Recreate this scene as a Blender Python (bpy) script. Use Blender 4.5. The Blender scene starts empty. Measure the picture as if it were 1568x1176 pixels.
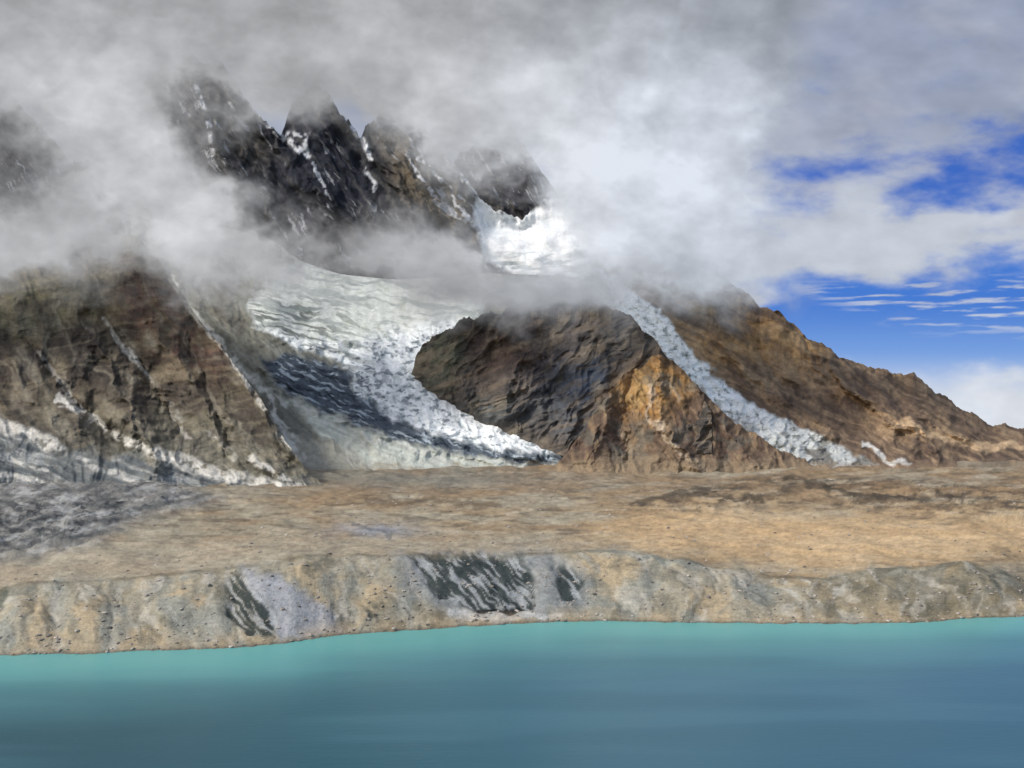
import bpy, math
import numpy as np
rs = np.random.RandomState(7)
W,Hh,F = 1568.0,1176.0,1358.0
CAMZ=150.0
PIT=math.atan(32/F); cp,sp=math.cos(PIT),math.sin(PIT)
SUN_EL=math.radians(44); SUN_AZ=math.radians(-116)

# ---------- maths helpers ----------
def unproj(px,py,d):
    u=(px-784)/F; v=(588-py)/F
    dy=cp-v*sp; dz=sp+v*cp
    k=d/dy
    return u*k, d+0*k, CAMZ+dz*k
def proj(x,y,z):
    a=y*cp+(z-CAMZ)*sp; b=-y*sp+(z-CAMZ)*cp
    return 784+F*x/a, 588-F*b/a
ANG=rs.rand(256,256)*2*np.pi
GX,GY=np.cos(ANG),np.sin(ANG)
def pn(x,y,seed=0):
    xf=np.floor(x); yf=np.floor(y)
    xi=xf.astype(np.int64)+seed*37; yi=yf.astype(np.int64)+seed*91
    fx=x-xf; fy=y-yf
    u=fx*fx*fx*(fx*(fx*6-15)+10); v=fy*fy*fy*(fy*(fy*6-15)+10)
    def g(i,j,dx,dy):
        a=(xi+i)&255; b=(yi+j)&255
        return GX[a,b]*dx+GY[a,b]*dy
    n0=g(0,0,fx,fy)*(1-u)+g(1,0,fx-1,fy)*u
    n1=g(0,1,fx,fy-1)*(1-u)+g(1,1,fx-1,fy-1)*u
    return (n0*(1-v)+n1*v)*1.5
def fbm(x,y,o=5,seed=0,gain=.5):
    s=0;a=1;t=0
    for i in range(o):
        s=s+a*pn(x*2**i+i*5.3,y*2**i+i*9.1,seed+i); t+=a; a*=gain
    return s/t*1.4
def ridged(x,y,o=5,seed=0,gain=.5):
    s=0;a=1;t=0
    for i in range(o):
        s=s+a*(1-2*np.abs(pn(x*2**i+i*3.3,y*2**i+i*7.1,seed+i))); t+=a; a*=gain
    return s/t
def ss(a,b,x):
    t=np.clip((x-a)/(b-a),0,1); return t*t*(3-2*t)
def lin(c):
    c=np.array(c,float)/255.
    return np.where(c<=.04045,c/12.92,((c+.055)/1.055)**2.4)
def segd(px,py,pts):
    best=np.full(px.shape,1e9)
    for (ax,ay),(bx,by) in zip(pts[:-1],pts[1:]):
        dx,dy=bx-ax,by-ay
        t=np.clip(((px-ax)*dx+(py-ay)*dy)/(dx*dx+dy*dy+1e-9),0,1)
        best=np.minimum(best,np.hypot(px-ax-t*dx,py-ay-t*dy))
    return best
def poly(px,py,pts,soft=8):
    ins=np.zeros(px.shape,bool)
    n=len(pts)
    for i in range(n):
        ax,ay=pts[i]; bx,by=pts[(i+1)%n]
        if ay==by: continue
        c=((ay>py)!=(by>py))&(px<(bx-ax)*(py-ay)/(by-ay)+ax)
        ins^=c
    d=segd(px,py,list(pts)+[pts[0]])
    return ss(-soft,soft,np.where(ins,d,-d))
def line(px,py,pts,w):
    return 1-ss(w*.35,w,segd(px,py,pts))
def blob(px,py,cx,cy,rx,ry):
    return np.exp(-(((px-cx)/rx)**2+((py-cy)/ry)**2))
def interp(px,pts):
    a=np.array(pts,float); return np.interp(px,a[:,0],a[:,1])
def smooth1(a,k):
    w=np.hanning(2*k+1); w/=w.sum()
    return np.convolve(np.pad(a,k,mode='edge'),w,'valid')
class Col:
    def __init__(s,shape,c): s.c=np.ones(shape+(3,))*lin(c)
    def mix(s,c,m):
        m=np.clip(m,0,1)[...,None]; s.c=s.c*(1-m)+lin(c)*m; return s
    def mul(s,m): s.c=s.c*np.clip(m,0.05,5)[...,None]; return s
def cr1(g,t,axis):
    n=g.shape[axis]; i=np.floor(t).astype(int); f=t-i
    def G(k): return np.take(g,np.clip(i+k,0,n-1),axis=axis)
    sh=[1]*g.ndim; sh[axis]=-1; f=f.reshape(sh)
    p0,p1,p2,p3=G(-1),G(0),G(1),G(2)
    return p1+.5*f*(p2-p0+f*(2*p0-5*p1+4*p2-p3+f*(3*(p1-p2)+p3-p0)))
def grid2(px,py,g,x0,dx,y0,dy):
    g=np.array(g,float); K=12
    ty=np.linspace(0,g.shape[0]-1,(g.shape[0]-1)*K+1); tx=np.linspace(0,g.shape[1]-1,(g.shape[1]-1)*K+1)
    h=cr1(cr1(g,np.minimum(ty,g.shape[0]-1.0001),0),np.minimum(tx,g.shape[1]-1.0001),1)
    X=np.clip((px-x0)/dx*K,0,h.shape[1]-1.001); Y=np.clip((py-y0)/dy*K,0,h.shape[0]-1.001)
    i=X.astype(int); j=Y.astype(int); fx=X-i; fy=Y-j
    return (h[j,i]*(1-fx)+h[j,i+1]*fx)*(1-fy)+(h[j+1,i]*(1-fx)+h[j+1,i+1]*fx)*fy

# ---------- mesh ----------
def gridmesh(name,X,Y,Z,C,mat,A=None,keep=None):
    ny,nx=X.shape
    me=bpy.data.meshes.new(name)
    co=np.stack([X,Y,Z],-1).reshape(-1,3).astype(np.float32)
    idx=np.arange(ny*nx).reshape(ny,nx)
    q=np.stack([idx[:-1,:-1],idx[:-1,1:],idx[1:,1:],idx[1:,:-1]],-1)
    if keep is not None: q=q[keep]
    q=q.reshape(-1,4)
    me.vertices.add(len(co)); me.vertices.foreach_set('co',co.ravel())
    me.loops.add(q.size); me.loops.foreach_set('vertex_index',q.ravel().astype(np.int32))
    me.polygons.add(len(q)); me.polygons.foreach_set('loop_start',np.arange(0,q.size,4,dtype=np.int32))
    me.polygons.foreach_set('use_smooth',np.ones(len(q),bool))
    me.update(calc_edges=True)
    at=me.color_attributes.new('Col','FLOAT_COLOR','POINT')
    c=np.ones((ny*nx,4),np.float32); c[:,:3]=C.reshape(-1,3)
    if A is not None: c[:,3]=A.ravel()
    at.data.foreach_set('color',c.ravel())
    ob=bpy.data.objects.new(name,me); bpy.context.scene.collection.objects.link(ob)
    me.materials.append(mat)
    return ob

def rockmat(name,s1=.06,s2=.5,contrast=.35,bump=.6,gain=1.0,rough=.92):
    m=bpy.data.materials.new(name); m.use_nodes=True; nt=m.node_tree; N=nt.nodes; L=nt.links
    b=N['Principled BSDF']; b.inputs['Roughness'].default_value=rough
    b.inputs['Specular IOR Level'].default_value=.12
    at=N.new('ShaderNodeAttribute'); at.attribute_name='Col'
    tc=N.new('ShaderNodeTexCoord')
    n1=N.new('ShaderNodeTexNoise'); n1.inputs['Scale'].default_value=s1; n1.inputs['Detail'].default_value=5; n1.inputs['Roughness'].default_value=.62
    n2=N.new('ShaderNodeTexNoise'); n2.inputs['Scale'].default_value=s2; n2.inputs['Detail'].default_value=2; n2.inputs['Roughness'].default_value=.6
    L.new(tc.outputs['Object'],n1.inputs['Vector']); L.new(tc.outputs['Object'],n2.inputs['Vector'])
    ad=N.new('ShaderNodeMath'); ad.operation='ADD'; L.new(n1.outputs[0],ad.inputs[0]); L.new(n2.outputs[0],ad.inputs[1])
    mr=N.new('ShaderNodeMapRange'); mr.inputs['From Min'].default_value=.7; mr.inputs['From Max'].default_value=1.3
    mr.inputs['To Min'].default_value=gain*(1-contrast); mr.inputs['To Max'].default_value=gain*(1+contrast)
    L.new(ad.outputs[0],mr.inputs['Value'])
    vm=N.new('ShaderNodeVectorMath'); vm.operation='SCALE'
    L.new(at.outputs['Color'],vm.inputs[0]); L.new(mr.outputs[0],vm.inputs['Scale'])
    L.new(vm.outputs[0],b.inputs['Base Color'])
    bp=N.new('ShaderNodeBump'); bp.inputs['Strength'].default_value=bump; bp.inputs['Distance'].default_value=3
    L.new(ad.outputs[0],bp.inputs['Height']); L.new(bp.outputs[0],b.inputs['Normal'])
    return m
ROCK=rockmat('rock_and_scree',.05,.4,.25,.25,1.12)
ICE=rockmat('ice_and_scree',.05,.4,.12,.15,1.08)
GROUND=rockmat('moraine_gravel',.08,.6,.18,.25,.97)

def ztopy(z,d):
    return proj(0*d,d,z+0*d)[1]

def layer(name,x0,x1,nx,ny,top,bot,dt,db,disp,colf,mat=ROCK,pw=.85,jag=5,botz=None,seed=0,sk=9):
    px1=np.linspace(x0,x1,nx)
    k=max(2,int(sk*nx/(x1-x0)))
    tp=smooth1(interp(px1,top),k)
    D0=smooth1(interp(px1,db),20); D1=smooth1(interp(px1,dt),20)
    bt=ztopy(botz,D0) if botz is not None else smooth1(interp(px1,bot),k)
    tp=np.minimum(tp,bt-0.5)
    jg=jag*fbm(px1/30,px1*0+seed*3.7,6,seed,.62)+(interp(px1,top)-tp)*(.8 if jag>0 else 0)
    jg=np.clip(jg,-.12*(bt-tp),.12*(bt-tp))
    t=np.linspace(0,1,ny)[:,None]
    PY=bt[None]+(tp-bt)[None]*t+jg[None]*t**8; PX=np.repeat(px1[None],ny,0)
    D=D0[None]+(D1-D0)[None]*t**pw
    env=(.25+.75*ss(0,.15,t))*np.ones_like(PX)
    size=ss(0,60,(bt-tp))[None]
    D=D+disp(PX,PY)*env*size
    X,Y,Z=unproj(PX,PY,D)
    C=colf(PX,PY).c
    bx,by,bz,bc=[],[],[],[]
    for k,(g,dz) in enumerate([(25,-6),(80,-45),(200,-170),(400,-420)]):
        s=(Y[-1]+g)/Y[-1]
        bx.append(X[-1]*s); by.append(Y[-1]+g); bz.append(np.minimum(Z[-1]+dz*size[0]+8*fbm(px1/30,px1*0+k,3,5),Z[-1]-2)); bc.append(C[-1])
    X=np.vstack([X]+[b[None] for b in bx]);Y=np.vstack([Y]+[b[None] for b in by]);Z=np.vstack([Z]+[b[None] for b in bz])
    C=np.concatenate([C]+[b[None] for b in bc],0)
    return gridmesh(name,X,Y,Z,C,mat)

def warp(px,py,a=10,s=35,seed=3):
    return px+a*fbm(px/s,py/s,4,seed), py+a*fbm(px/s+31,py/s+17,4,seed+5)
def flow(px,py,ang,sa,sb,wa=14,ws=60,seed=9):
    px=px+wa*fbm(px/ws,py/ws,3,seed+240); py=py+wa*fbm(px/ws+5,py/ws+8,3,seed+244)
    c,s=math.cos(ang),math.sin(ang)
    return (px*c+py*s)/sa, (-px*s+py*c)/sb
def foot(c,px,py,col,y0=690,y1=722,seed=300):
    n=fbm(px/40,py/12,4,seed)
    c.mix(col,ss(y0,y1,py+20*n)*.85)

# ================= GROUND =================
SHORE=[(-600,1010),(0,1001),(130,998),(350,990),(440,983),(520,970),(620,964),(700,958),(800,952),(900,949),(1100,952),(1250,953),(1400,951),(1480,946),(1568,941),(2200,930)]
CREST=[(-600,930),(0,903),(30,891),(110,884),(200,882),(300,874),(370,866),(450,856),(620,849),(720,846),(850,844),(960,846),(1040,852),(1100,868),(1190,883),(1260,882),(1330,871),(1400,868),(1480,855),(1520,864),(1568,887),(1700,880),(2200,880)]
nx=1050
px1=np.linspace(-420,1990,nx)
sy0=smooth1(interp(px1,SHORE),20)
sy=sy0+1.6*fbm(px1/18,px1*0+2,4,2)+2*fbm(px1/90,px1*0+2,2,2)
ds0=CAMZ*F/(sy0-620); ds=CAMZ*F/(sy-620)
cy=smooth1(interp(px1,CREST),9)
dc=ds0+88
zc=unproj(px1,cy,dc)[2]
T=np.concatenate([np.linspace(0,1,12,endpoint=False),np.linspace(1,2,130,endpoint=False),2+np.linspace(0,1,340,endpoint=False)**1.15,3+np.linspace(0,1,24)**2])
Tm=T[:,None]*np.ones((1,nx))
PXg=np.repeat(px1[None],len(T),0)
D=np.zeros_like(Tm); Z=np.zeros_like(Tm)
m0=Tm<1; m1=(Tm>=1)&(Tm<2); m2=(Tm>=2)&(Tm<3); m3=Tm>=3
DS=np.repeat(ds0[None],len(T),0)+(ds-ds0)[None]*np.exp(-np.abs(Tm-1)*14); DC=np.repeat(dc[None],len(T),0); ZC=np.repeat(zc[None],len(T),0)
D=np.where(m0,DS*(.7+.3*Tm),D); Z=np.where(m0,-25*(1-Tm),Z)
u=Tm-1; D=np.where(m1,DS+(DC-DS)*u,D); Z=np.where(m1,ZC*(np.sin(np.clip(u,0,1)*1.3)/math.sin(1.3)),Z)
u=Tm-2; D=np.where(m2,DC+(1760-DC)*np.abs(u)**1.3,D)
Zp=ZC+(27-ZC)*ss(.02,.35,u)-3.5*ss(0,.03,u)*(1-ss(.04,.16,u)); Z=np.where(m2,Zp,Z)
u=Tm-3; D=np.where(m3,1760+9000*u,D); Z=np.where(m3,np.minimum(27,150-52*D/F-4),Z)
Xg=unproj(PXg,PXg*0+620,D)[0]
bank=ss(1,1.15,Tm)*(1-ss(1.75,2.1,Tm)); plain=ss(2.02,2.15,Tm)*(1-ss(3,3.2,Tm))
TY=(Tm-1)*100
wpx=PXg+30*fbm(PXg/80,TY/60,4,10)
leanx=wpx+.35*TY
gul=ridged(leanx/90,TY/150,3,11,.4)
Z=Z-bank*(3.6*gul+2.4*fbm(PXg/60,TY/45,4,14,.45))+bank*1.4
crn=ss(1.6,1.95,Tm)*(1-ss(2.02,2.2,Tm)); Z=Z+crn*(2.0*fbm(Xg/34,D/24,3,16)+2.6*fbm(Xg/90,D/200,2,17)+.6)
hum=ridged(Xg/110,D/80,3,21,.4)
Z=Z+plain*(6.0*hum+2.2*fbm(Xg/36,D/36,3,25)-2)
Z=Z+ss(2.6,2.85,Tm)*(1-ss(3,3.3,Tm))*(9*fbm(Xg/130,D/90,4,26)+1)
PX0,PY0=proj(Xg,D,Z)
hm=poly(PX0,PY0,[(940,785),(1060,742),(1180,728),(1400,735),(1568,745),(1700,790),(1450,800),(1250,775),(1100,785)],14)
Z=Z+plain*hm*9*np.clip(ridged(Xg/80,D/56,4,33,.42),-.3,1)
lm=poly(PX0,PY0,[(-300,730),(230,735),(340,765),(210,800),(140,835),(50,856),(-300,880)],14)
Z=Z+plain*lm*(5+6*fbm(Xg/26,D/20,4,35))
wx,wy=warp(PX0,PY0,9,30,8)
SL=[[(350,880),(368,872),(425,940),(420,972),(380,968),(350,940)],[(628,852),(700,846),(800,850),(822,890),(818,930),(760,938),(700,925),(650,895)],[(846,872),(868,862),(897,888),(885,920),(855,918)]]
slm=sum(poly(wx,wy,p,6) for p in SL)
Z=Z-slm*2.6
PX0,PY0=proj(Xg,D,Z)
c=Col(PX0.shape,(161,145,119))
fine=fbm(PXg/15,PY0/5,4,41,.55); med=fbm(PXg/150,PY0/20,4,43)
c.mix((153,146,127),ss(1000,150,PX0)*.8)
c.mix((138,118,94),ss(800,735,PY0)*.6*(plain>0))
c.mix((146,122,93),ss(.0,.4,med)*.5)
c.mix((160,156,140),ss(.0,.35,-med)*.55)
c.mix((108,98,83),ss(.2,.42,fbm(PXg/60,PY0/8,5,44,.5))*.65*(plain>0))
c.mix((192,182,160),ss(.16,.45,fbm(PXg/64+7,PY0/9,4,45,.5))*.4*(plain>0))
c.mix((208,178,136),poly(wx,wy,[(920,810),(1050,775),(1300,795),(1600,790),(1700,860),(1480,852),(1250,872),(1100,855),(980,842)],24)*.65)  # sunlit patch of the right plain, painted into the ground colour
c.mix((170,161,142),ss(800,850,PY0)*ss(1000,800,PX0)*(plain>0)*.6)
c.mix((116,99,80),hm*ss(-.1,.25,fbm(PXg/60,PY0/10,4,47))*.75)
c.mix((80,74,66),hm*ss(.1,.35,fbm(PXg/34,PY0/6,4,48))*.7)
for pts,w in [([(965,776),(1030,766),(1090,758)],7),([(1200,738),(1270,752),(1330,768),(1400,765)],6),([(1100,770),(1150,768),(1170,775)],4),([(1430,762),(1480,772)],4)]:
    c.mix((80,72,62),line(wx,wy,pts,w)*.8)
c.mix((104,90,73),line(wx,wy,[(560,765),(640,768),(760,772)],8)*.65)
c.mix((146,150,156),blob(wx,wy,575,812,60,11)*.95)
c.mix((90,94,98),line(wx,wy,[(540,800),(575,812),(600,822)],4)*.6)
c.mix((124,124,116),ss(770,735,PY0)*blob(wx,wy,660,735,260,22)*.7)
fl=fbm(*flow(PX0,PY0,math.radians(-14),60,11,7,50),5,51,.6)
c.mix((126,128,127),lm*.85)
c.mix((70,76,80),lm*ss(-.02,.3,fl)*.6)
c.mix((54,58,62),lm*ss(.0,.2,fbm(PXg/20-PY0/12,PY0/8,4,53,.6))*.75*poly(wx,wy,[(-60,780),(60,770),(190,765),(200,790),(100,830),(0,850),(-100,850)],14))
c.mix((180,183,182),lm*ss(.12,.35,-fl)*.5)
bk=ss(.97,1.0,Tm)*(1-ss(1.9,2.03,Tm+.15*fbm(PXg/50,TY/60,3,59)))
c.mix((162,156,138),bk*.92)
c.mix((180,162,131),bk*ss(-.05,.35,fbm(PXg/110,TY/60,4,61))*.75)
c.mix((140,147,142),bk*ss(-.02,.35,fbm(PXg/80+9,TY/60,4,63))*.6)
c.mix((124,116,95),bk*ss(1140,1290,PX0)*(.6+.6*fbm(PXg/60,TY/40,4,64)))
c.mix((98,99,89),bk*ss(.02,.4,fbm(leanx/26,TY/40,5,67,.55))*.5)
c.mix((194,190,178),bk*ss(.1,.45,fbm(leanx/24+8,TY/50,5,68,.55))*.45)
c.mix((198,196,186),bk*ss(.05,.35,fbm(leanx/12,TY/40,3,69))*blob(PX0,PY0,1230,900,70,28)*.7)
c.mix((160,164,170),poly(wx,wy,[(366,866),(420,880),(500,930),(540,968),(430,982),(400,930)],8)*.85)
c.mix((140,145,146),poly(wx,wy,[(600,850),(850,845),(900,880),(900,930),(800,945),(700,945),(630,910)],14)*.8)
stre=fbm(*flow(PXg,PY0,math.radians(50),44,8,5,30),4,71)
c.mix((52,62,61),slm*ss(-.32,.08,stre)*.92)
c.mix((166,172,175),slm*ss(.08,.33,-stre)*.6)
c.mix((26,30,32),line(wx,wy,[(735,930),(770,934),(800,931)],7)*.9)
c.mix((84,90,80),bk*line(wx,wy,[(0,925),(10,905)],14)*.8)
c.mix((70,75,71),bk*ss(.08,.35,fbm(leanx/18,TY/22,4,73))*blob(PX0,PY0,590,950,120,26)*.9)
c.mix((198,200,198),bk*line(wx,wy,[(690,938),(760,948),(860,940)],8)*.7)
c.mix((98,96,83),np.exp(-((Tm-1.95)/.045)**2)*.6*ss(-.3,.3,med+.1))
c.mix((178,157,125),ss(1.22,1.02,Tm)*ss(.98,1.01,Tm)*.5*ss(-.3,.2,fbm(PXg/60,TY/60,3,75)))
c.mix((88,86,78),np.exp(-((Tm-1.0)/.025)**2)*.7)
c.mul(1+.22*fine+.22*fbm(PXg/6,PY0/3.4,3,77,.6))
gridmesh('ground',Xg,D,Z,c.c,GROUND)

t_=(1+5**.5)/2
ico_v=np.array([(-1,t_,0),(1,t_,0),(-1,-t_,0),(1,-t_,0),(0,-1,t_),(0,1,t_),(0,-1,-t_),(0,1,-t_),(t_,0,-1),(t_,0,1),(-t_,0,-1),(-t_,0,1)])/1.9
ico_f=[(0,11,5),(0,5,1),(0,1,7),(0,7,10),(0,10,11),(1,5,9),(5,11,4),(11,10,2),(10,7,6),(7,1,8),(3,9,4),(3,4,2),(3,2,6),(3,6,8),(3,8,9),(4,9,5),(2,4,11),(6,2,10),(8,6,7),(9,8,1)]
vs=[];fs=[];cs=[]
ri=np.where((T>1.0)&(T<2.75))[0]
for k in range(3400):
    r=ri[int(rs.rand()**.9*(len(ri)-1))] if k%3 else ri[int(rs.rand()**1.5*90)]
    q=rs.randint(60,nx-60)
    s=.35+1.2*rs.rand()**3+ (D[r,q]-600)/900*rs.rand()*1.2
    v=ico_v*(1+.35*rs.randn(12,1)*.5)*np.array([s*1.3,s,s*.6])
    a=rs.rand()*6.28; R=np.array([[math.cos(a),-math.sin(a),0],[math.sin(a),math.cos(a),0],[0,0,1]])
    v=v@R.T+np.array([Xg[r,q],D[r,q],Z[r,q]+.1*s])
    b=len(vs)*12; vs.append(v); fs+= [(x+b,y+b,z+b) for x,y,z in ico_f]
    g=.14+.26*rs.rand(); cs.append(np.tile([g*1.1,g,g*.88,1],(12,1)))
me=bpy.data.meshes.new('boulders'); me.from_pydata(np.vstack(vs).tolist(),[],fs)
at=me.color_attributes.new('Col','FLOAT_COLOR','POINT'); at.data.foreach_set('color',np.vstack(cs).astype(np.float32).ravel())
me.materials.append(ROCK); bpy.context.scene.collection.objects.link(bpy.data.objects.new('boulders',me))

# ================= MOUNTAINS =================
L1top=[(-300,300),(0,345),(100,360),(160,372),(185,357),(205,356),(235,385),(265,430),(300,485),(350,545),(400,612),(435,672),(475,728),(500,745)]
def d1(px,py):
    wx,wy=warp(px,py,12,36,2)
    r=-32*ridged(*flow(px,py,math.radians(58),150,70,30,90),5,4,.4)-11*fbm(px/34,py/34,5,6,.45)
    for pts,A,w in [([(120,480),(165,560),(205,650),(240,710)],75,26),([(205,356),(265,440),(350,550),(440,690)],55,24),([(20,470),(60,560),(120,640)],50,26),([(330,560),(350,640),(400,715)],35,20),([(200,420),(250,520),(330,640)],45,22)]:
        r-=A*np.exp(-segd(wx,wy,pts)/w)
    for pts,A,w in [([(150,470),(190,530),(240,600),(275,660)],60,16),([(40,520),(100,600),(200,690)],50,16),([(285,520),(320,600),(350,690)],30,14)]:
        r+=A*np.exp(-segd(wx,wy,pts)/w)
    return r
def c1(px,py):
    wx,wy=warp(px,py,16,40,12)
    c=Col(px.shape,(98,89,77))
    n=fbm(px/45,py/45,6,15,.55); st=fbm(*flow(px,py,math.radians(58),80,18,20,60),5,17)
    st2=fbm(*flow(px,py,math.radians(-8),130,9,10,60),4,18)
    c.mix((108,108,88),poly(wx,wy,[(-300,400),(170,420),(150,480),(60,510),(-300,520)],22)*.75)
    c.mix((98,75,65),poly(wx,wy,[(180,400),(270,450),(360,560),(330,590),(250,570),(190,480)],22)*.85)
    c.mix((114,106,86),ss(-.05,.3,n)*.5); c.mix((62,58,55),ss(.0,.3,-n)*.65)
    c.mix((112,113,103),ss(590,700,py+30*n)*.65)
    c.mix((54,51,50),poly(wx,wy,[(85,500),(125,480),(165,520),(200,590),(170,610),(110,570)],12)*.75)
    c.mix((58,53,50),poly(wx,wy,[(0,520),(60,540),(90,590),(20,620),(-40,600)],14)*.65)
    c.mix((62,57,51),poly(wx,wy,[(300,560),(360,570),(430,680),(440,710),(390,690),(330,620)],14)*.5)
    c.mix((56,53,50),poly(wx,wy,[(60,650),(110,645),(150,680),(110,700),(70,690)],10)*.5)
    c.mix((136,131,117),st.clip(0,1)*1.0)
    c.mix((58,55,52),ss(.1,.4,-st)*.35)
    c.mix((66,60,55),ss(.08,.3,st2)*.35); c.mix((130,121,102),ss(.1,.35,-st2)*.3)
    sc=poly(wx,wy,[(-300,600),(0,645),(90,690),(190,700),(300,720),(500,748),(480,900),(-300,900)],12)
    c.mix((112,116,115),sc*.85)
    sf=fbm(*flow(px,py,math.radians(20),80,11,6,50),5,23,.6)
    c.mix((76,84,90),sc*ss(.0,.3,sf)*.75)
    c.mix((168,171,170),sc*ss(.12,.35,-sf)*.5)
    for pts,w,a in [([(-20,640),(40,665),(95,690)],13,.75),([(0,700),(70,722)],6,.7),([(90,610),(160,655),(230,695),(300,722),(380,740),(480,752)],9,.85),([(240,690),(310,715),(420,745)],12,.7),([(0,728),(80,742)],6,.85),([(385,702),(440,738)],8,.8),([(155,485),(190,530),(235,590)],5,.75),([(262,428),(300,483),(350,543),(400,612),(436,672),(460,700)],7,.65),([(120,705),(200,735),(270,745)],5,.6),([(260,620),(290,670)],8,.35),([(60,540),(110,610),(150,650)],6,.4),([(415,620),(430,650),(455,690)],9,.65),([(320,660),(360,700)],7,.35)]:
        c.mix((200,198,190),line(wx*.5+px*.5,wy*.5+py*.5,pts,w)*a*ss(-.5,.05,fbm(px/16,py/14,4,27)))
    c.mul(1+.44*fbm(px/10,py/9,5,29,.6))
    foot(c,px,py,(132,126,112),736,762)
    return c
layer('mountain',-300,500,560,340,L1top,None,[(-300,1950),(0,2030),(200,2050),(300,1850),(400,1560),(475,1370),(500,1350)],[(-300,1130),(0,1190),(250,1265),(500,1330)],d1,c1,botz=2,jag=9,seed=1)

L2top=[(200,310),(330,345),(420,368),(460,400),(520,420),(600,428),(700,424),(740,418),(860,422),(1010,440)]
GL=[(380,468),(425,408),(520,400),(640,400),(740,400),(740,480),(720,495),(660,530),(650,585),(710,605),(800,650),(905,690),(840,698),(760,690),(670,668),(600,640),(552,606),(525,552),(440,528),(390,500)]
DI=[(395,548),(460,545),(520,562),(552,604),(600,640),(670,668),(760,690),(880,698),(880,708),(760,704),(620,676),(500,632),(430,592)]
LB=[(430,600),(500,632),(620,676),(760,706),(890,712),(860,722),(740,722),(560,708),(480,660)]
def d2(px,py):
    wx,wy=warp(px,py,8,30,2)
    g=np.clip(poly(wx,wy,GL,16)+poly(wx,wy,DI,10),0,1)
    up=ss(540,480,py)
    r=(1-g)*(-24*ridged(*flow(px,py,math.radians(50),120,50,24,80),5,44,.42)-10*fbm(px/28,py/28,4,46,.45))
    r+=g*(-20-(30-14*up)*fbm(px/90,py/45,2,47,.4)-(20-18*up)*ridged(*flow(px,py,math.radians(30),34,20,6,40),4,48,.45))
    r-=24*np.exp(-segd(wx,wy,[(400,560),(500,635),(640,688),(800,716)])/10)
    return r
def c2(px,py):
    wx,wy=warp(px,py,11,28,52)
    c=Col(px.shape,(126,126,116))
    st=fbm(*flow(px,py,math.radians(44),90,12,10,60),5,54); st2=fbm(*flow(px,py,math.radians(20),80,7,5,60),5,55)
    c.mix((96,92,84),ss(0,.3,fbm(px/40,py/40,5,56))*.6)
    c.mix((158,160,152),ss(.05,.4,st)*.55); c.mix((88,90,86),ss(.05,.4,-st)*.5)
    c.mix((170,168,156),poly(wx,wy,[(440,670),(620,695),(900,713),(900,740),(430,745)],8)*.8)
    c.mix((186,192,184),poly(wx,wy,LB,7)*(.65+.35*ss(-.2,.3,st2)))
    for pts,w,a in [([(262,430),(300,488),(350,540),(405,600),(430,650),(460,700)],10,.8),([(400,590),(470,630),(560,670),(700,705)],5,.5),([(420,365),(460,410),(500,432)],6,.6)]:
        c.mix((205,206,200),line(wx,wy,pts,w)*a*ss(-.5,.1,fbm(px/18,py/18,3,64)))
    g=poly(wx,wy,GL,6); ch=ridged(*flow(px,py,math.radians(35),26,12,10,30),5,57,.62); c3=fbm(*flow(px,py,math.radians(17),60,8,10,50),5,58)
    c.mix((192,200,200),g*.95)
    up=poly(wx,wy,[(375,470),(430,390),(740,390),(740,490),(640,500),(590,510),(530,530),(400,505)],16)
    c.mix((188,194,182),g*up*.9)
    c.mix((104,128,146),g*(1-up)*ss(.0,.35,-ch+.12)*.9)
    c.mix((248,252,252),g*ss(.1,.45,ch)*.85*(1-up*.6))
    c.mix((88,94,90),g*ss(.04,.26,c3)*.85*ss(640,440,px)*ss(430,480,py))
    c.mix((216,220,214),g*up*ss(.0,.3,-c3)*.6)
    c.mix((140,150,148),g*up*ss(.05,.3,fbm(*flow(px,py,math.radians(10),90,10,10,50),4,65))*.65)
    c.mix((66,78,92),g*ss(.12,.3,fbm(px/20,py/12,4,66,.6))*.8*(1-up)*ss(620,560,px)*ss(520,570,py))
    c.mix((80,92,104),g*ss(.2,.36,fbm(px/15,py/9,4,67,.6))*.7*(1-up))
    di=poly(wx,wy,DI,6)
    c.mix((78,89,101),di*.92)
    c.mix((178,190,198),di*ss(.08,.3,fbm(*flow(px,py,math.radians(24),34,7,7,40),5,59,.6))*.8)
    c.mix((40,48,56),di*ss(.05,.3,fbm(*flow(px+50,py,math.radians(24),30,7,7,40),5,60,.6))*.7)
    c.mul(1+.24*fbm(px/8,py/6,4,61,.6))
    foot(c,px,py,(146,132,110),712,728)
    return c
layer('glacier',200,1010,720,350,L2top,None,[(200,2500),(460,2550),(740,2650),(1010,2650)],[(200,1640),(600,1640),(880,1640),(1010,1680)],d2,c2,ICE,botz=10,jag=0,seed=2,pw=1.1,sk=24)

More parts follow.
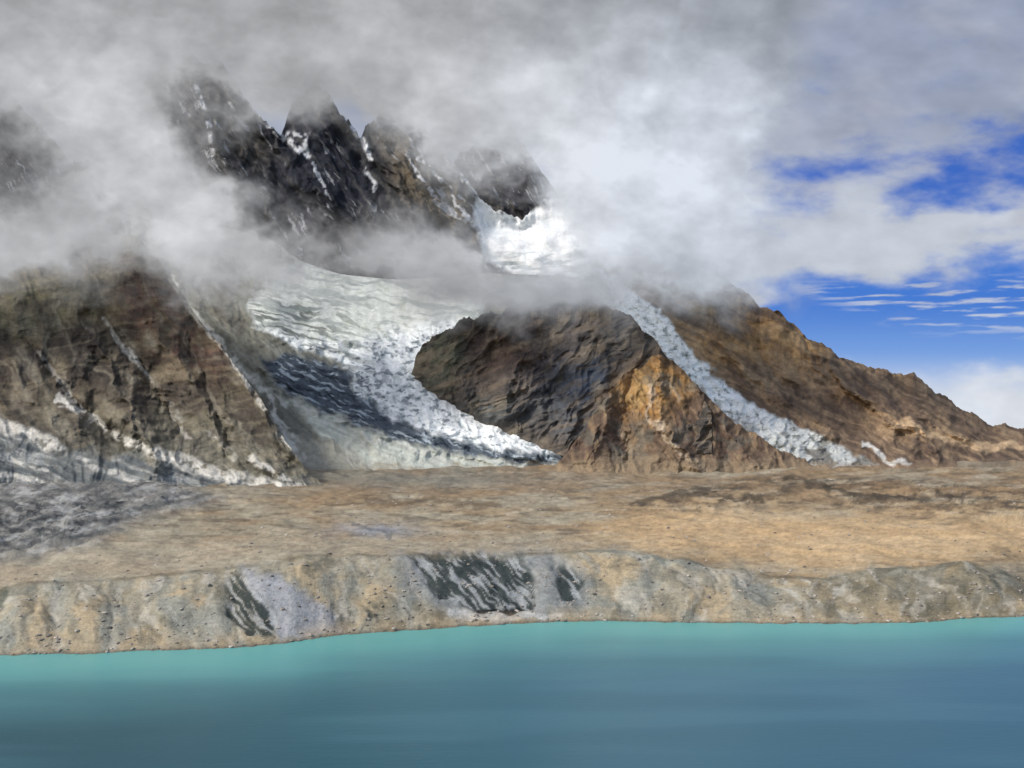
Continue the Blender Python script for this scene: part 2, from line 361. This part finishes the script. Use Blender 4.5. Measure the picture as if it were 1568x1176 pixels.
L3top=[(622,592),(634,566),(636,548),(650,530),(662,512),(684,506),(702,490),(730,486),(762,474),(830,460),(900,460),(950,478),(975,490),(990,508),(1015,540),(1050,580),(1090,630)]
L3bot=[(622,594),(650,608),(700,634),(760,664),(830,688),(880,704),(960,714),(1050,714),(1090,700)]
def d3(px,py):
    wx,wy=warp(px,py,12,32,2)
    r=-38*ridged(*flow(px,py,math.radians(-58),120,42,18,70),5,74,.42)-9*fbm(px/30,py/30,5,76,.45)
    r-=8*ridged(*flow(px,py,math.radians(-22),90,18,10,60),3,78,.4)
    r-=40*np.exp(-segd(wx,wy,[(700,500),(690,560),(720,610)])/18)
    r-=50*np.exp(-segd(wx,wy,[(790,470),(800,550),(770,630)])/20)
    r+=44*np.exp(-segd(wx,wy,[(860,470),(830,560),(850,650)])/20)
    return r
def c3(px,py):
    wx,wy=warp(px,py,16,36,82)
    c=Col(px.shape,(98,91,83))
    st=fbm(*flow(px,py,math.radians(-52),80,13,18,50),5,84)
    st2=fbm(*flow(px,py,math.radians(-20),120,10,10,60),4,85)
    c.mix((108,85,76),blob(wx,wy,790,540,90,45)*.7)
    c.mix((78,90,106),blob(wx,wy,895,590,75,65)*.95)
    c.mix((76,87,92),blob(wx,wy,760,630,70,20)*.7)
    c.mix((90,100,82),blob(wx,wy,670,545,35,50)*.8)
    c.mix((62,60,59),ss(0,.3,-fbm(px/50,py/50,5,86))*.6)
    c.mix((134,123,104),ss(.05,.4,st)*.45); c.mix((56,56,58),ss(.05,.4,-st)*.5)
    c.mix((126,112,96),ss(.08,.35,st2)*.4); c.mix((66,62,60),ss(.08,.35,-st2)*.4)
    c.mix((130,111,88),poly(wx,wy,[(930,590),(960,560),(1010,545),(1060,590),(960,640),(900,640)],20)*.7)
    c.mul(1+.4*fbm(px/10,py/9,5,88,.6))
    return c
layer('hill',622,1090,440,260,L3top,L3bot,[(622,2090),(680,2080),(760,2060),(900,1990),(1015,1850),(1090,1720)],[(622,2080),(700,1930),(780,1800),(880,1695),(1000,1660),(1090,1650)],d3,c3,jag=12,seed=3,pw=1)

L4top=[(850,716),(872,684),(898,656),(908,630),(928,608),(944,596),(956,572),(980,562),(1000,546),(1030,552),(1055,574),(1085,606),(1115,634),(1150,662),(1190,686),(1240,708),(1330,726)]
def d4(px,py):
    wx,wy=warp(px,py,11,28,2)
    r=-12*ridged(*flow(px,py,math.radians(70),90,34,16,50),5,94,.42)-6*fbm(px/24,py/24,5,96,.45)
    r-=38*np.exp(-segd(wx,wy,[(1015,545),(1000,600),(1010,650),(1070,720)])/18)
    r-=26*np.exp(-segd(wx,wy,[(935,592),(925,650),(900,700)])/14)
    r-=22*np.exp(-segd(wx,wy,[(1070,590),(1110,650),(1160,715)])/16)
    r+=22*np.exp(-segd(wx,wy,[(965,570),(955,640),(960,700)])/12)
    return r
def c4(px,py):
    wx,wy=warp(px,py,14,28,102)
    c=Col(px.shape,(110,93,78))
    st=fbm(*flow(px,py,math.radians(66),70,12,12,40),5,104)
    c.mix((162,124,76),poly(wx,wy,[(930,600),(1000,540),(1060,575),(1045,625),(1000,650),(955,640)],20)*.88)
    c.mix((180,152,104),line(wx,wy,[(985,565),(975,620)],18)*.5)
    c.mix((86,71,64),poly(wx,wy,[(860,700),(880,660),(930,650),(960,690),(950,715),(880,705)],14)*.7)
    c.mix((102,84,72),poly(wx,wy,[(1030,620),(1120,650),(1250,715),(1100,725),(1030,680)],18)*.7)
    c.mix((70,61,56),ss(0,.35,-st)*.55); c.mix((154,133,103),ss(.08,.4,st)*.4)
    c.mix((100,101,94),ss(.0,.3,fbm(px/50,py/40,4,105))*.5)
    for pts,w,a in [([(995,595),(1000,640),(1030,680),(1080,722)],6,.6),([(1010,570),(1035,610)],5,.4),([(950,660),(960,700)],4,.3)]:
        c.mix((190,174,152),line(wx,wy,pts,w)*a)
    c.mul(1+.4*fbm(px/9,py/8,5,108,.6))
    foot(c,px,py,(140,124,102),686,720)
    return c
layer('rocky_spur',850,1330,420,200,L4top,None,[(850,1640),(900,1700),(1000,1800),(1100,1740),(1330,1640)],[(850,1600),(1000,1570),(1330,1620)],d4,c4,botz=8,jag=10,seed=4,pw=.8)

L6top=[(850,470),(875,430),(900,402),(940,398),(1000,392),(1050,405),(1110,425),(1135,440),(1165,470),(1190,474),(1225,508),(1260,528),(1290,548),(1350,566),(1385,576),(1398,572),(1430,598),(1480,632),(1520,650),(1568,658),(1640,668),(1760,660),(2000,680)]
TG=[(880,395),(945,425),(1012,478),(1058,538),(1110,590),(1170,630),(1240,660),(1300,690),(1340,712),(1230,716),(1170,700),(1130,660),(1085,615),(1030,560),(965,500),(890,430)]
def d6(px,py):
    wx,wy=warp(px,py,10,34,2)
    g=poly(wx,wy,TG,10)
    r=(1-g)*(-32*ridged(*flow(px,py,math.radians(48),140,64,28,80),5,114,.4)-10*fbm(px/28,py/28,5,116,.45))
    for pts,A,w in [([(1190,474),(1250,560),(1340,620),(1440,690)],70,24),([(1398,572),(1450,640),(1540,690)],45,22),([(1100,470),(1110,540),(1180,600),(1280,660)],55,20),([(1290,548),(1360,620),(1480,670)],45,18),([(1235,515),(1300,600),(1380,660)],40,16)]:
        r-=(1-g)*A*np.exp(-segd(wx,wy,pts)/w)
    for pts,A,w in [([(1215,500),(1275,580),(1340,640)],40,12),([(1140,480),(1170,560),(1240,620)],40,14)]:
        r+=(1-g)*A*np.exp(-segd(wx,wy,pts)/w)
    r+=g*(-22-18*ridged(px/24,py/18,4,118,.45))
    return r
def c6(px,py):
    wx,wy=warp(px,py,13,32,122)
    c=Col(px.shape,(130,109,88))
    st=fbm(*flow(px,py,math.radians(47),90,15,16,60),5,124); n=fbm(px/45,py/45,5,125)
    st2=fbm(*flow(px,py,math.radians(28),140,9,8,60),4,126)
    c.mix((182,146,100),poly(wx,wy,[(1060,520),(1130,480),(1200,478),(1260,540),(1230,570),(1140,560),(1090,560)],22)*.85)
    c.mix((130,128,114),poly(wx,wy,[(900,380),(1110,420),(1130,470),(1060,510),(1000,450)],16)*.8)
    c.mix((72,74,82),poly(wx,wy,[(1122,432),(1170,468),(1215,500),(1180,485),(1150,475)],7)*.75)
    c.mix((98,82,70),ss(-.05,.3,n)*.55); c.mix((156,134,106),ss(0,.35,-n)*.5)
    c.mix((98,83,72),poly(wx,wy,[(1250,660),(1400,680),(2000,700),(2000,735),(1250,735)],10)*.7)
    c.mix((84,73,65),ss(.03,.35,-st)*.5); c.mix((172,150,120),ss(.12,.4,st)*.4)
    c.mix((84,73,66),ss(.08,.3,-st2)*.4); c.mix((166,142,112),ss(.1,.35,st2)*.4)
    for pts,w,a,k in [([(1380,648),(1440,668),(1500,682),(1600,690)],9,.8,(200,172,136)),([(1240,585),(1320,620),(1390,650)],6,.45,(182,152,116)),([(1325,682),(1360,702),(1392,714)],6,.9,(205,204,198)),([(1190,476),(1260,530),(1330,565)],5,.4,(90,78,66)),([(1070,560),(1130,615),(1200,650)],7,.5,(105,95,80)),([(1150,560),(1200,600),(1260,640)],6,.4,(86,72,60))]:
        c.mix(k,line(wx,wy,pts,w)*a)
    c.mul(1+.4*fbm(px/9,py/8,5,128,.6))
    wx,wy=warp(px,py,9,22,132)
    g=poly(wx,wy,TG,5); ch=ridged(*flow(px,py,math.radians(50),15,11,6,20),5,127,.62)
    lo=ss(600,690,py)
    c.mix((184,191,190),g*.95*(1-lo*.35))
    c.mix((120,124,117),g*lo*.75)
    c.mix((76,87,91),g*ss(-.05,.3,-ch+.14)*.88)
    c.mix((246,250,250),g*ss(.12,.42,ch)*.88*(1-lo*.6))
    c.mix((96,91,83),g*ss(.1,.35,fbm(px/40,py/20,4,133))*lo*.75)
    c.mix((112,106,96),line(wx,wy,[(1075,600),(1130,655),(1190,705)],6)*.5)
    foot(c,px,py,(132,114,94),698,726)
    return c
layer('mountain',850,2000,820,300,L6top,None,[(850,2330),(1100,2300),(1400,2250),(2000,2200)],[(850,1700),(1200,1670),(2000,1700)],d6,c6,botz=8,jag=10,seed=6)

L7top=[(-350,80),(0,130),(60,190),(110,250),(160,240),(225,118),(250,92),(270,98),(292,78),(312,96),(335,92),(356,118),(375,150),(405,188),(430,207),(440,174),(452,146),(462,148),(480,120),(492,136),(505,142),(520,172),(534,182),(552,214),(560,190),(575,182),(586,164),(605,180),(628,174),(655,205),(690,245),(722,285),(748,318),(775,326),(800,332),(830,308),(880,290),(960,330),(1100,400)]
SN=[(735,295),(758,316),(775,330),(800,336),(826,318),(870,300),(930,340),(920,430),(830,435),(790,428),(760,405),(738,385),(724,345)]
def d7(px,py):
    wx,wy=warp(px,py,12,34,2)
    r=-44*ridged(*flow(px,py,math.radians(54),150,46,18,70),5,134,.42)-12*fbm(px/30,py/30,5,136,.45)
    sm=poly(wx,wy,SN,20)
    for pts,A,w in [([(355,120),(430,215),(510,320)],85,20),([(500,142),(560,225),(640,330)],85,20),([(655,205),(735,300),(800,345)],70,18),([(290,105),(330,220),(400,330)],60,24),([(590,190),(640,270),(700,350)],45,16)]:
        r-=A*np.exp(-segd(wx,wy,pts)/w)
    for pts,A,w in [([(435,205),(480,290),(510,340)],70,20),([(556,210),(600,290),(640,350)],60,18)]:
        r+=A*np.exp(-segd(wx,wy,pts)/w)
    r=r*(1-sm)+sm*(-20+26*fbm(px/60,py/40,2,138))
    return r
def c7(px,py):
    wx,wy=warp(px,py,9,24,142)
    c=Col(px.shape,(60,60,62))
    st=fbm(*flow(px,py,math.radians(55),70,10,10,50),5,144)
    c.mix((116,104,84),poly(wx,wy,[(575,200),(660,220),(730,320),(730,370),(640,330),(600,260)],18)*.65)
    c.mix((92,87,78),poly(wx,wy,[(250,110),(350,120),(400,200),(440,260),(330,240)],18)*.5)
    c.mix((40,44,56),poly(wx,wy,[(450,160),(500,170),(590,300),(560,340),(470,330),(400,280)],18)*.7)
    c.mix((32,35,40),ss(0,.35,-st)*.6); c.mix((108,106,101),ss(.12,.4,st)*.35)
    sp=ss(.3,.4,fbm(*flow(px,py,math.radians(57),40,6,6,30),5,146))
    c.mix((190,194,198),sp*.5*ss(.0,.3,fbm(px/60,py/60,3,147)))
    for pts,w,a in [([(362,128),(400,180),(432,208),(470,240)],7,.9),([(440,205),(470,205),(468,240)],5,.7),([(512,150),(535,185),(555,215),(568,245)],6,.9),([(300,130),(320,180),(325,235)],5,.6),([(480,250),(500,300)],4,.7),([(560,260),(575,290)],4,.6),([(640,240),(690,290),(735,330)],4,.7),([(655,208),(700,262),(745,305),(790,335)],8,.85),([(670,310),(720,340)],9,.5),([(620,235),(665,300)],3,.7),([(635,225),(680,285)],3,.6),([(350,160),(380,200)],4,.5),([(690,300),(725,345)],4,.6)]:
        c.mix((226,229,232),line(wx*.6+px*.4,wy*.6+py*.4,pts,w)*a*ss(-.4,.05,fbm(px/12,py/12,3,148)))
    c.mul(1+.45*fbm(px/10,py/9,5,149,.6))
    sn=poly(wx,wy,SN,6)
    c.mix((240,243,243),sn)
    c.mix((150,160,162),sn*ss(370,405,py)*ss(-.1,.25,fbm(px/34+py/20,py/7,5,150))*.8)
    c.mix((200,209,216),sn*ss(.05,.35,fbm(*flow(px,py,math.radians(60),50,14),4,151))*.5)
    return c
layer('rock_peak',-350,1100,900,330,L7top,[(-350,500),(1100,500)],[(-350,2900),(300,3000),(1100,2950)],[(-350,2700),(1100,2720)],d7,c7,jag=12,seed=7,pw=1)
L8top=[(640,330),(680,268),(705,236),(724,226),(742,206),(758,212),(780,200),(800,222),(815,240),(840,278),(858,305),(900,360)]
def c8(px,py):
    c=Col(px.shape,(70,68,69)); st=fbm(*flow(px,py,math.radians(54),60,10,12,40),5,154)
    c.mix((100,95,86),ss(0,.4,st)*.6)
    c.mix((200,203,206),ss(.36,.46,fbm(*flow(px,py,math.radians(60),34,6,6),4,156))*.5)
    c.mul(1+.35*fbm(px/9,py/9,4,157)); return c
layer('rock_peak',640,900,200,120,L8top,[(640,400),(900,400)],[(640,3300),(900,3300)],[(640,3150),(900,3150)],lambda px,py:-40*ridged(*flow(px,py,math.radians(52),100,40,20,50),5,158,.42),c8,jag=10,seed=8,pw=1)

# ================= WATER =================
m=bpy.data.materials.new('glacial_water'); m.use_nodes=True; nt=m.node_tree; N=nt.nodes; L=nt.links
b=N['Principled BSDF']; b.inputs['Roughness'].default_value=.3; b.inputs['IOR'].default_value=1.33
at=N.new('ShaderNodeAttribute'); at.attribute_name='Col'; L.new(at.outputs['Color'],b.inputs['Base Color'])
tc=N.new('ShaderNodeTexCoord'); mp=N.new('ShaderNodeMapping'); mp.inputs['Scale'].default_value=(.12,.35,1)
n1=N.new('ShaderNodeTexNoise'); n1.inputs['Scale'].default_value=1; n1.inputs['Detail'].default_value=5
bp=N.new('ShaderNodeBump'); bp.inputs['Strength'].default_value=.3; bp.inputs['Distance'].default_value=.4
L.new(tc.outputs['Object'],mp.inputs[0]); L.new(mp.outputs[0],n1.inputs['Vector']); L.new(n1.outputs[0],bp.inputs['Height']); L.new(bp.outputs[0],b.inputs['Normal'])
xs=np.linspace(-900,900,300); ys=np.concatenate([np.linspace(-300,200,20,endpoint=False),np.linspace(200,760,260)])
X,Y=np.meshgrid(xs,ys)
PXw,PYw=proj(X,np.maximum(Y,150),X*0)
dsx=np.interp(PXw,px1,ds0)
off=dsx-Y+16*fbm(X/260,Y/90,4,161)
c=Col(X.shape,(84,148,156))
lf=ss(1300,150,PXw)
c.mix((36,88,102),ss(45,140,off)*lf*.95)
c.mix((62,112,136),ss(45,140,off)*(1-lf)*.9)
c.mix((32,80,98),ss(110,240,off)*(.25+.35*lf))
c.mix((112,190,184),ss(85,5,off)*.85)
c.mix((96,150,164),ss(0,.4,fbm(X/300,Y/40,3,163))*.16*ss(30,80,off))
c.mix((50,102,116),ss(0,.4,-fbm(X/300,Y/40,3,163))*.2*ss(30,80,off))
gridmesh('lake_water',X,Y,X*0,c.c*.84,m)

# ================= CLOUDS =================
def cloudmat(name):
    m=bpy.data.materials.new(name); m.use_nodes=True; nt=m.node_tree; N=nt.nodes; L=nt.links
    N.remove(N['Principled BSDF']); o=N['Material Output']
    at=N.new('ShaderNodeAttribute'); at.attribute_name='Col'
    e=N.new('ShaderNodeEmission'); L.new(at.outputs['Color'],e.inputs['Color'])  # cloud sheets glow by themselves; the sun does not shade them
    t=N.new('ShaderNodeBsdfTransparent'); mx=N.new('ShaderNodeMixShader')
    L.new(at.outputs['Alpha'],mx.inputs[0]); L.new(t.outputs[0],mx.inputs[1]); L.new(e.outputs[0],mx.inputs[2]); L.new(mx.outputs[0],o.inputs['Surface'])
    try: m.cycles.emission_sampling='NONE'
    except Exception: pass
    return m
CM=cloudmat('cloud_glow')
AG=[ #x=-100 0   100  200  300  400  500  600  700  800  900 1000 1100 1200 1300
 [1,1,1,1,1,1,1,1,1,1,1,1,1,.8,.1],      # -50
 [1,1,1,1,1,1,1,1,1,1,1,1,1,.8,.1],      # 0
 [1,1,1,1,1,1,1,1,1,1,1,1,1,.7,.1],    # 50
 [1,1,1,1,.8,1.05,1.1,1.1,1,1,1,1,1,.6,.05],    # 100
 [.95,.9,1,1,.32,.8,.62,1.02,1.1,1.1,1,1,1,.45,0],   # 150
 [.6,.5,.9,1,.3,.15,.05,.42,1.1,1.0,1,1,1,.35,0],   # 200
 [.55,.45,.75,1,.55,.0,-.1,.02,.65,.5,1,1,.95,.2,0],   # 250
 [.6,.5,.7,1,.95,.1,-.1,.0,.1,.2,.95,1,.95,.15,0],   # 300
 [1,1,.95,.7,1,.5,.3,.65,.2,-.1,.7,1,1,.2,0],   # 350
 [.9,.9,.75,.2,.95,.8,.6,.85,.9,.2,.65,.95,.95,.3,0],  # 400
 [.3,.25,.2,.0,.4,.35,.22,.35,.85,.95,.85,.5,.65,.2,0],  # 450
 [-.15,-.2,-.1,-.3,-.0,-.05,-.1,-.0,.1,.28,.22,.0,.05,-.1,0],  # 500
 [-.3]*15]
BG=[[162,162,164,160,158,162,166,170,172,168,164,160,156,154,154],  # brightness grid: light and shade of the clouds painted into the sheets
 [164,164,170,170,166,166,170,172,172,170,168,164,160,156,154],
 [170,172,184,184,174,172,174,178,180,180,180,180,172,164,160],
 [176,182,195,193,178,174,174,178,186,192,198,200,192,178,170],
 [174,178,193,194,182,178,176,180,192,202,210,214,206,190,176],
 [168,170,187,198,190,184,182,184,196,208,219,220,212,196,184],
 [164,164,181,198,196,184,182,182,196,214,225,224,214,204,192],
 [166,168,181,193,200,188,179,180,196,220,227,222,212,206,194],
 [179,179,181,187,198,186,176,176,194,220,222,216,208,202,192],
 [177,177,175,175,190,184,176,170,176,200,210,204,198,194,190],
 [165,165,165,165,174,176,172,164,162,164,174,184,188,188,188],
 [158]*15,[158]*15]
for k in range(3):
    pxs=np.linspace(-350,1330,620); pys=np.linspace(-160,540,330)
    PX,PY=np.meshgrid(pxs,pys)
    off=45*k
    wx=PX+44*fbm(PX/120,PY/90,5,170+7*k)+10*fbm(PX/28,PY/24,3,175+k); wy=PY+34*fbm(PX/110+9,PY/90,5,180+7*k)+8*fbm(PX/28,PY/24,3,185+k)
    Fd=grid2(wx,wy,AG,-100,100,-50,50)
    bil=1-2*np.abs(fbm(wx/95,wy/75,5,194+3*k,.5))
    n=.65*fbm(PX/120+k*3+PY/200,PY/90-PX/260,6,190+4*k,.55)+.35*(bil-.55)
    Fd=Fd+n*.65*(1-ss(.85,1.1,Fd)*.75)*ss(-.3,.1,Fd)
    A=ss(.02,.95,Fd)
    A=np.clip(A,0,.992)
    A=A*ss(1330,1200,PX)*ss(540,500,PY)*ss(-350,-300,PX)*ss(-160,-110,PY)
    a=1-(1-A)**(1/3.)
    Dc=np.interp(PX,[-350,300,450,620,740,950,1100,1400],[1690,1710,2150,2150,1780,1780,1980,2050])-off+25*fbm(PX/120,PY/120,3,200+k)
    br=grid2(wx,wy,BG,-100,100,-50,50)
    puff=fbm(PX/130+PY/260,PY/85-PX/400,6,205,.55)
    br=br*(1+.14*puff+.05*(bil-.5)+.04*fbm(PX/55,PY/40,4,207+k))  # billow light and shade painted as brightness noise
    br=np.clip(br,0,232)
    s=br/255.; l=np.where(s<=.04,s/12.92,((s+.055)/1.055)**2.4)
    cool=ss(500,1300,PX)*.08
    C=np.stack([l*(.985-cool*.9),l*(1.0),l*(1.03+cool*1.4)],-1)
    X,Y,Z=unproj(PX,PY,Dc)
    kk=(a[:-1,:-1]+a[1:,1:]+a[:-1,1:]+a[1:,:-1])>.008
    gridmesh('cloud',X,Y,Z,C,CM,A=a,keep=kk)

# ================= SKY =================
sm=bpy.data.materials.new('sky_dome'); sm.use_nodes=True; nt=sm.node_tree; N=nt.nodes; L=nt.links
N.remove(N['Principled BSDF']); at=N.new('ShaderNodeAttribute'); at.attribute_name='Col'
e=N.new('ShaderNodeEmission'); L.new(at.outputs['Color'],e.inputs['Color']); L.new(e.outputs[0],N['Material Output'].inputs['Surface'])
try: sm.cycles.emission_sampling='NONE'
except Exception: pass
az=np.radians(np.concatenate([np.linspace(-80,2,60,endpoint=False),np.linspace(2,36,620,endpoint=False),np.linspace(36,80,40)]))
el=np.radians(np.concatenate([np.linspace(-6,-2,6,endpoint=False),np.linspace(-2,27,580,endpoint=False),np.linspace(27,70,60)]))
AZ,EL=np.meshgrid(az,el); R=14000
X=R*np.sin(AZ)*np.cos(EL); Y=R*np.cos(AZ)*np.cos(EL); Z=R*np.sin(EL)+CAMZ
PX=784+F*np.tan(AZ.clip(-1.2,1.2)); PY=620-F*np.tan(EL.clip(-.3,1.1))/np.cos(AZ.clip(-1.2,1.2))
c=Col(PX.shape,(72,124,210))
c.mix((62,104,192),ss(420,250,PY)*.9)
c.mix((128,168,226),ss(450,560,PY)*.85)
c.mix((212,220,232),ss(530,620,PY)*.9)
SG=[ #x=1000..1600 step 100
 [1,1,1,1,1,1,1],      # 0
 [1,1,1,1,1,1,1],      # 50
 [1,.65,.9,1,1,1,1],    # 100
 [1,1,.95,.95,.9,.95,.9],  # 150
 [1,1,1,.85,.75,.7,.5],      # 200
 [1,1,.65,.55,.65,.3,.1],      # 250
 [1,.8,.4,.7,.2,.2,.7],      # 300
 [1,1,.8,.95,1,.95,.85],      # 350
 [1,1,1,1,.7,.25,.1],      # 400
 [.7,.7,.1,.05,-.0,-.05,-.1],      # 450
 [0,.1,.0,-.1,-.1,-.1,-.1],[0,0,.3,.15,.0,.0,.1],[.3,.3,.65,.35,.3,.5,.6],[.4,.4,.7,.7,.85,.95,.9],[.8]*7]
wx=PX+40*fbm(PX/120,PY/60,5,220); wy=PY+20*fbm(PX/120+7,PY/60,5,224)
Fd=grid2(wx,wy,SG,1000,100,0,50)+.5*fbm(PX/130,PY/55,6,228,.56)
A=ss(.05,.85,Fd)
st=ss(.0,.45,fbm(PX/110+PY/60,PY/9,5,232))*poly(PX,PY,[(1220,440),(1400,425),(1700,430),(1700,510),(1400,500)],20)
A=np.maximum(A,st*.8)
big=fbm(PX/220,PY/110,5,236); sml=fbm(PX/80,PY/44,5,238)
cc=Col(PX.shape,(154,163,184))
cc.mix((200,206,216),ss(170,340,PY)*.9)
cc.mix((222,227,235),ss(440,540,PY)*.9)
cc.mix((132,145,176),ss(.0,.5,big)*.5*ss(300,150,PY))
cc.mix((180,184,197),ss(.0,.5,-big)*.5)
cc.mul(1+.14*sml)
c.c=c.c*(1-A[...,None])+cc.c*A[...,None]
gridmesh('sky',X,Y,Z,c.c,sm)

# ================= LIGHT, WORLD, CAMERA =================
w=bpy.data.worlds.new('World'); bpy.context.scene.world=w; w.use_nodes=True; nt=w.node_tree
sk=nt.nodes.new('ShaderNodeTexSky'); sk.sky_type='NISHITA'; sk.sun_disc=False; sk.sun_elevation=SUN_EL; sk.sun_rotation=SUN_AZ
sk.dust_density=3
nt.links.new(sk.outputs[0],nt.nodes['Background'].inputs['Color']); nt.nodes['Background'].inputs['Strength'].default_value=.13
sd=bpy.data.lights.new('sun','SUN'); sd.energy=2.2; sd.angle=math.radians(8); sd.color=(1,.96,.9)
so=bpy.data.objects.new('sun',sd); bpy.context.scene.collection.objects.link(so)
from mathutils import Vector
dirv=Vector((math.sin(SUN_AZ)*math.cos(SUN_EL),math.cos(SUN_AZ)*math.cos(SUN_EL),math.sin(SUN_EL)))
so.rotation_euler=dirv.to_track_quat('Z','Y').to_euler()
cd=bpy.data.cameras.new('camera'); cd.lens=36*F/W; cd.sensor_width=36; cd.clip_end=40000; cd.clip_start=1
co=bpy.data.objects.new('camera',cd); bpy.context.scene.collection.objects.link(co); co.location=(0,0,CAMZ); co.rotation_euler=(math.pi/2+PIT,0,0)
bpy.context.scene.camera=co
sc=bpy.context.scene; sc.view_settings.view_transform='Standard'; sc.view_settings.look='None'; sc.view_settings.exposure=0
